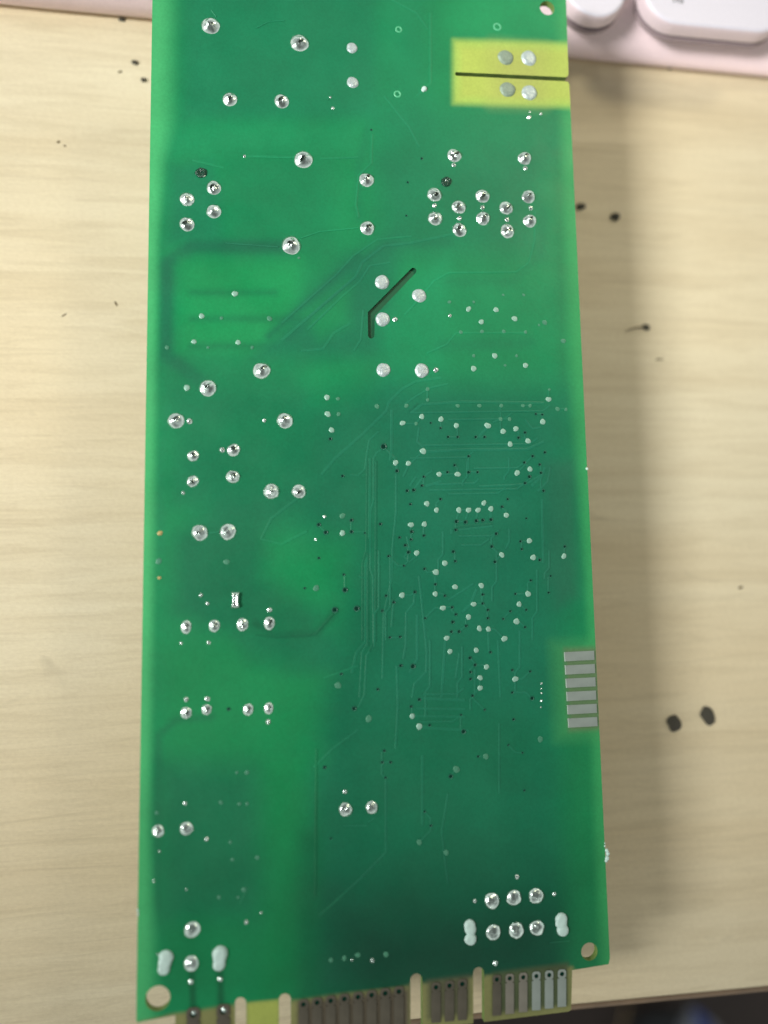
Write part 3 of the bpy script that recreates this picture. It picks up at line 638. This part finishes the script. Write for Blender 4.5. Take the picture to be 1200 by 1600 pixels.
# fingers along the bottom edge; each with a small hole near its top
def finger(x, ytop, ybot, wd, m, hole=True):
    c = at(x, ytop); L = (at(x, ybot) - c); w_ = (at(x + wd / 2, ytop) - c).length; r = w_ * .5
    u = -L.normalized(); s = Vector((u.y, -u.x, 0)); cy = -r * 1.3          # hole centre, along -u
    vs, fs = [], []; n_ = 12; HZ = Vector((0, 0, .0022))
    rim = [c + u * cy + (s * math.cos(2 * math.pi * i / n_) + u * math.sin(2 * math.pi * i / n_)) * r for i in range(n_)]
    outr = []
    for i in range(n_):
        a = 2 * math.pi * i / n_; dx, dy = math.cos(a), math.sin(a); k = 1 / max(abs(dx), abs(dy)); outr.append(c + u * cy + (s * dx * k + u * dy * k) * w_)
    for p in rim + outr: vs.append(p + HZ)
    for i in range(n_): j = (i + 1) % n_; fs.append((i, n_ + i, n_ + j, j))
    b = len(vs); lo = c + u * (cy - w_)
    vs += [lo + s * w_ + HZ, lo - s * w_ + HZ, c + L - s * w_ + HZ, c + L + s * w_ + HZ]; fs.append((b, b + 1, b + 2, b + 3))
    k = len(vs); vs += [vs[b] - HZ * .9, vs[b + 1] - HZ * .9, vs[b + 2] - HZ * .9, vs[b + 3] - HZ * .9]
    for i in range(4): fs.append((b + i, b + (i + 1) % 4, k + (i + 1) % 4, k + i))
    b = len(vs); vs += [p + Vector((0, 0, .0005)) for p in rim]; fs.append(tuple(range(b, b + n_)))
    mi = [0] * (len(fs) - 1) + [1]
    vs = [v - c for v in vs]; me = mesh('contact_finger', vs, fs, m, False); me.materials.append(HOLE); me.polygons.foreach_set('material_index', mi)
    bm = bmesh.new(); bm.from_mesh(me); bm.normal_update()
    for f in bm.faces:
        if f.normal.z < -.3: f.normal_flip()
    bm.to_mesh(me); bm.free()
    link('contact_finger', me, c, root)
for i, x in enumerate((776, 796, 817, 837.5, 857.5, 877.5)):
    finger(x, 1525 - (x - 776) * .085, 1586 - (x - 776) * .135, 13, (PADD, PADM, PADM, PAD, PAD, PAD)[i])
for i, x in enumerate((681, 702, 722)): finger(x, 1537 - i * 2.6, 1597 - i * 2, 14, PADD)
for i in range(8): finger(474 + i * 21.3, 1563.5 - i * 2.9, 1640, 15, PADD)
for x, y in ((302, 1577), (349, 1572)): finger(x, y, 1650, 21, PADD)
# ---------------------------------------------------------------- components hanging under the board (they carry it above the desk)
BLK = mat('black_plastic', (28, 28, 30), .45, nscale=30, namp=.2)
CANM = mat('capacitor_sleeve', (20, 40, 34), .35, nscale=20, namp=.15)
TAPE = mat('winding_tape', (190, 170, 60), .4, nscale=20, namp=.1)
ALU = mat('aluminium', (190, 192, 195), .35, 1.0, nscale=30, namp=.1)
def boxm(name, w_, d, h, m, bev=.01):
    bm = bmesh.new(); bmesh.ops.create_cube(bm, size=1); bmesh.ops.scale(bm, vec=(w_, d, h), verts=bm.verts); bmesh.ops.bevel(bm, geom=bm.edges[:], offset=bev, segments=2, affect='EDGES')
    me = bpy.data.meshes.new(name); bm.to_mesh(me); bm.free(); me.materials.append(m); return me
UB = HB - TH
for (x, y, r) in ((350, 610, .09), (400, 1150, .08)):
    p = at(x, y, UB)
    can = link('capacitor', lathe([(0, UB - .006), (r * .78, UB - .006), (r * .8, UB), (r, UB - .004), (r, .02), (r * .93, .016), (r, .01), (r, 0), (0.0001, 0)], 28, 3, 0, 'capacitor', CANM), (p.x, p.y, 0), root)
    q = bpy.data.objects.new('can_top', lathe([(0, .0005), (r * .8, .0005), (r * .82, -.004)], 24, 3, 0, 'can_top', ALU)); COL.objects.link(q); q.parent = can; q.location = (0, 0, 0); q.rotation_euler = (math.pi, 0, 0); q.location = (0, 0, .0002)
for (x, y, w_, d) in ((620, 320, .20, .26), (800, 900, .1, .3), (620, 1350, .5, .12)):
    p = at(x, y, UB); h = UB
    tr = link('transformer' if w_ == .20 else 'connector_block', boxm('core', w_, d, h - .002, BLK, .012), (p.x, p.y, h / 2), root)
    if w_ == .20:
        q = bpy.data.objects.new('winding', boxm('winding', w_ + .03, d * .6, h * .6, TAPE, .03)); COL.objects.link(q); q.parent = tr
RL = mat('relay_case', (24, 92, 60), .5, nscale=30, namp=.15)
p = at(608, 470, UB); rl = link('relay', boxm('case', .2, .24, HB - .008, RL, .003), (p.x, p.y, HB / 2 - .002), root)
# ---------------------------------------------------------------- keyboard
KB = mat('pale_pink_plastic', (240, 217, 222), .42, nscale=150, namp=.05, bump=.12, bscale=220)
KC = mat('keycap_white', (228, 224, 236), .48, nscale=160, namp=.04, bump=.1, bscale=240)
KS = mat('keycap_side', (222, 204, 210), .5, nscale=160, namp=.05)
KG = mat('key_gap', (150, 132, 136), .7)
INK = mat('legend_ink', (96, 98, 104), .6)
ka, kb = at(119, 14, .03), at(1044, 102, .03)
ku = (kb - ka).normalized(); kv = Vector((-ku.y, ku.x, 0)); k0 = Vector((kb.x, kb.y, 0))
kroot = bpy.data.objects.new('keyboard', None); COL.objects.link(kroot); kroot.location = k0; WORLD['keyboard'] = k0.copy()
tag(kroot, 'pale pink computer keyboard with rounded front edge, passing under the top of the green board', 'keyboard')
ZT = .148
prof = [(.03, .004), (.012, .008), (.002, .02), (0, .038), (.004, .056), (.014, .074), (.030, .094), (.050, .114), (.074, .131), (.1, .142), (.13, ZT), (.2, ZT + .003), (1.2, ZT + .06), (1.24, ZT + .05), (1.25, .01)]
def kprof_z(a):
    for (a0, z0), (a1, z1) in zip(prof[3:], prof[4:]):
        if a0 <= a <= a1: return z0 + (z1 - z0) * (a - a0) / (a1 - a0)
    return ZT
vs, fs = strip(prof, -3.1, 1.35, Vector((0, 0, 0)), ku, kv, 2)
k_ = len(prof); fs = [f[::-1] for f in fs] + [tuple(range(k_)), tuple(range(2 * k_ - 1, k_ - 1, -1))]
me = mesh('keyboard_body', vs, fs, KB)
for f in me.polygons:
    if len(f.vertices) > 4: f.use_smooth = False
link('keyboard_body', me, k0, kroot)
def key(a, b, rpx, extra=0, legend=None):
    """pill or round key between two pixel points (centres of its end caps)"""
    z0 = ZT + .004; zt = z0 + .027
    A, B = at(a[0], a[1], zt), at(b[0], b[1], zt); r = (at(a[0] + rpx, a[1], zt) - A).length
    c = (A + B) / 2; d = (B - A); n_ = 14; dirv = ku
    def loop(rr, z):
        L_ = []
        for i in range(n_ + 1): t = -math.pi / 2 + math.pi * i / n_; L_.append(B - c + (dirv * math.cos(t) + kv * math.sin(t)) * rr + Vector((0, 0, z - zt)))
        for i in range(n_ + 1): t = math.pi / 2 + math.pi * i / n_; L_.append(A - c + (dirv * math.cos(t) + kv * math.sin(t)) * rr + Vector((0, 0, z - zt)))
        return L_
    def build(name, levels, m, m2=None):
        vs, fs = [], []; k = 2 * (n_ + 1)
        for rr, z in levels: vs += loop(rr, z)
        for q in range(len(levels) - 1):
            for i in range(k): j = (i + 1) % k; fs.append((q * k + i, q * k + j, (q + 1) * k + j, (q + 1) * k + i))
        fs.append(tuple(range((len(levels) - 1) * k, len(levels) * k)))
        me = mesh(name, vs, fs, m)
        if m2: me.materials.append(m2); me.polygons.foreach_set('material_index', [1 if i < k * 2 else 0 for i in range(len(fs))])
        me.polygons[len(fs) - 1].use_smooth = False
        return me
    base = c.copy()
    gapz = kprof_z((c - k0).dot(kv)) + .0015
    kc = link('keycap', build('keycap', [(r * 1.0, z0 - .01), (r * .985, zt - .012), (r * .95, zt - .004), (r * .90, zt - .0006), (r * .86, zt)], KC, KS), c, kroot)
    g = link('key_gap', build('key_gap', [(r * 1.012, gapz - .012), (r * 1.012, gapz)], KG), c, kroot)
    if legend:
        cu = bpy.data.curves.new('legend', 'FONT'); cu.body = legend[0]; cu.size = .034; cu.extrude = .0003
        t = bpy.data.objects.new('legend', cu); COL.objects.link(t); bpy.context.view_layer.update()
        dg = bpy.context.evaluated_depsgraph_get(); lm = bpy.data.meshes.new_from_object(t.evaluated_get(dg)); bpy.data.objects.remove(t)
        lm.materials.clear(); lm.materials.append(INK); lo = bpy.data.objects.new('legend', lm); COL.objects.link(lo); lo.parent = kc
        lp = at(legend[1], legend[2], zt); lo.location = lp - c + Vector((0, 0, .0006)); lo.rotation_euler = (0, 0, math.atan2(ku.y, ku.x))
    return kc
key((930, -23), (930.5, -22.95), 50)
key((1056, -12), (1180, 1), 50, legend=('ns', 1051, 3.5))
# ---------------------------------------------------------------- crumbs and specks on the desk
CR = mat('dark_crumb', (84, 80, 68), .8, nscale=40, namp=.4, bump=.4, bscale=60)
CRB = mat('brown_crumb', (132, 116, 86), .8, nscale=40, namp=.4)
def crumb(x, y, rx, ry, rot, label, m=CR, h=.5, seed=0):
    bm = bmesh.new(); bmesh.ops.create_icosphere(bm, subdivisions=3, radius=1)
    for v in bm.verts:
        n_ = 1 + .35 * noise.noise(v.co * 1.4 + Vector((seed * 3.1, 0, 0))); v.co *= n_
    me = bpy.data.meshes.new('crumb'); bm.to_mesh(me); bm.free(); me.materials.append(m); me.polygons.foreach_set('use_smooth', [True] * len(me.polygons))
    s = (at(x + 1, y, 0) - at(x, y, 0)).length; hz = min(rx, ry) * s * h
    o = link('crumb', me, at(x, y, 0) + Vector((0, 0, hz * .55)), None, (rx * s, ry * s, hz)); o.rotation_euler = (0, 0, rot)
    tag(o, label, 'crumb', 'dark crumbs scattered on the desk')
crumb(1053, 1130, 11, 12, .3, 'round dark crumb of the big pair below the six pads, nearer the board', CR, .25, 1)
crumb(1105, 1117.5, 10, 14, .5, 'large oval dark crumb at the outer right of the big pair, farthest from the board', CR, .25, 2)
crumb(907, 323.5, 8, 5, .25, 'small dark crumb touching the right edge of the board, beside the zigzag of solder joints', CR, .6, 3)
crumb(961, 339.5, 7.5, 6, .4, 'small dark crumb a little right of the one touching the board edge', CR, .6, 4)
crumb(1009, 512, 5.5, 4.5, -.5, 'dark crumb with a thin tail, alone on the right side of the desk', CR, .5, 5)
crumb(191, 31, 5.5, 3.6, -.1, 'dark crumb just below the keyboard edge at the upper left', CR, .6, 6)
crumb(211, 98.5, 5, 4, 0, 'darkest crumb left of the board, below the keyboard, in the cluster of three', CR, .6, 7)
crumb(224.5, 125.5, 4.4, 3.8, 0, 'dark crumb almost touching the left edge of the board near the top', CR, .6, 8)
crumb(187.5, 112.5, 3.2, 1.8, .4, 'tiny brown crumb, leftmost of the cluster of three left of the board', CRB, .6, 9)
crumb(91, 222, 2.4, 1.8, .6, 'tiny brown crumb, upper one of the pair on the bare left desk', CRB, .6, 10)
crumb(101, 228, 2, 1.6, -.4, 'tiny brown crumb, lower one of the pair on the bare left desk', CRB, .6, 11)
crumb(1046, 107, 3.4, 2, 0, 'tiny brown crumb caught under the keyboard front edge on the right', CRB, .6, 12)
crumb(1157, 918, 3.6, 1.8, .3, 'faint brown crumb near the right photo edge, above the two big crumbs', CRB, .4, 13)
crumb(1030, 561.5, 6, 1.3, .05, 'thin pale brown splinter on the desk, just below the crumb with a tail', CRB, .4, 14)
crumb(181, 474.5, 1.6, 4, .5, 'small greyish splinter left of the board, upright, at slot height', CRB, .3, 15)
crumb(100, 492.5, 4.6, 1.2, .6, 'short slanting brown splinter on the left of the desk', CRB, .3, 16)
def hair(pts, label):
    p = [at(x, y, 0) + Vector((0, 0, .003)) for x, y in pts]; vs, fs = [], []
    for i, q in enumerate(p):
        t = .0026 * (.3 + .7 * i / (len(p) - 1))
        for a in range(5): vs.append(q - p[0] + Vector((0, math.cos(a * 1.2566) * t, math.sin(a * 1.2566) * t * .6)))
    for i in range(len(p) - 1):
        for a in range(5): b = (a + 1) % 5; fs.append((i * 5 + a, i * 5 + b, i * 5 + 5 + b, i * 5 + 5 + a))
    o = link('fibre', mesh('fibre', vs, fs, CRB), p[0]); tag(o, label, 'fibre')
hair([(976, 519), (984, 515), (994, 512.5), (1004, 512)], 'thin brown curved fibre trailing left from the lone crumb on the right of the desk')
# ---------------------------------------------------------------- things below the desk edge
def crumpled(name, pts, z, m, label, cat, m2=None, amp=.25):
    P_ = [at(x, y, z) for x, y in pts]; c = sum(P_, Vector()) / len(P_); bm = bmesh.new()
    vsb = [bm.verts.new(p - c) for p in P_]; top_ = bm.verts.new((0, 0, .9)); n_ = len(vsb)
    for i in range(n_): bm.faces.new((vsb[i], vsb[(i + 1) % n_], top_))
    bm.faces.new(vsb[::-1]); bmesh.ops.recalc_face_normals(bm, faces=bm.faces)
    bmesh.ops.triangulate(bm, faces=bm.faces); bmesh.ops.subdivide_edges(bm, edges=bm.edges[:], cuts=5, use_grid_fill=True)
    for v in bm.verts: v.co += Vector((noise.noise(v.co * 2.5), noise.noise(v.co * 2.5 + Vector((9, 0, 0))), noise.noise(v.co * 2.5 + Vector((0, 9, 0))))) * amp
    me = bpy.data.meshes.new(name); bm.to_mesh(me); bm.free(); me.materials.append(m); me.polygons.foreach_set('use_smooth', [True] * len(me.polygons))
    o = link(name, me, c); tag(o, label, cat); return o
BW = mat('bag_white', (150, 156, 166), .5, nscale=2.5, namp=.3)
BB = mat('bag_blue', (44, 72, 150), .5, nscale=3, namp=.3)
bagp = crumpled('plastic_bag', [(1080, 1571), (1094, 1577), (1128, 1622), (1110, 1650), (1060, 1640), (1071, 1590)], -6.6, BW, 'white and blue crumpled plastic bag on the floor below the desk edge', 'plastic bag', amp=.08)
pb_ = [at(x, y, -5.6) for x, y in [(1086, 1579), (1098, 1583), (1117, 1615), (1108, 1640), (1094, 1628), (1088, 1595)]]
c = sum(pb_, Vector()) / 6; me = mesh('blue_print', [p - c for p in pb_] + [p - c + Vector((0, 0, -.03)) for p in pb_], [tuple(range(6)), tuple(range(11, 5, -1))] + [(i, (i + 1) % 6, (i + 1) % 6 + 6, i + 6) for i in range(6)], BB, False)
link('blue_print', me, c, bagp)
DG = mat('dark_cloth', (50, 54, 58), .9, nscale=4, namp=.4)
crumpled('cloth', [(990, 1585), (1050, 1572), (1085, 1580), (1070, 1660), (980, 1660)], -7.2, DG, 'dark grey cloth lying in the gloom below the desk, left of the plastic bag', 'cloth', amp=.2)
cb = [at(x, y, -6.8) for x, y in ((979, 1570), (976, 1590), (968, 1615), (955, 1650))]
vs, fs = [], []
for q in cb:
    for a in range(6): vs.append(q - cb[0] + Vector((math.cos(a * 1.047) * .018, 0, math.sin(a * 1.047) * .018)))
for i in range(3):
    for a in range(6): b = (a + 1) % 6; fs.append((i * 6 + a, i * 6 + b, i * 6 + 6 + b, i * 6 + 6 + a))
o = link('cable', mesh('cable', vs, fs, mat('beige_cable', (150, 130, 96), .6, nscale=5, namp=.2)), cb[0]); tag(o, 'thin beige cable hanging in the dark below the desk edge', 'cable')
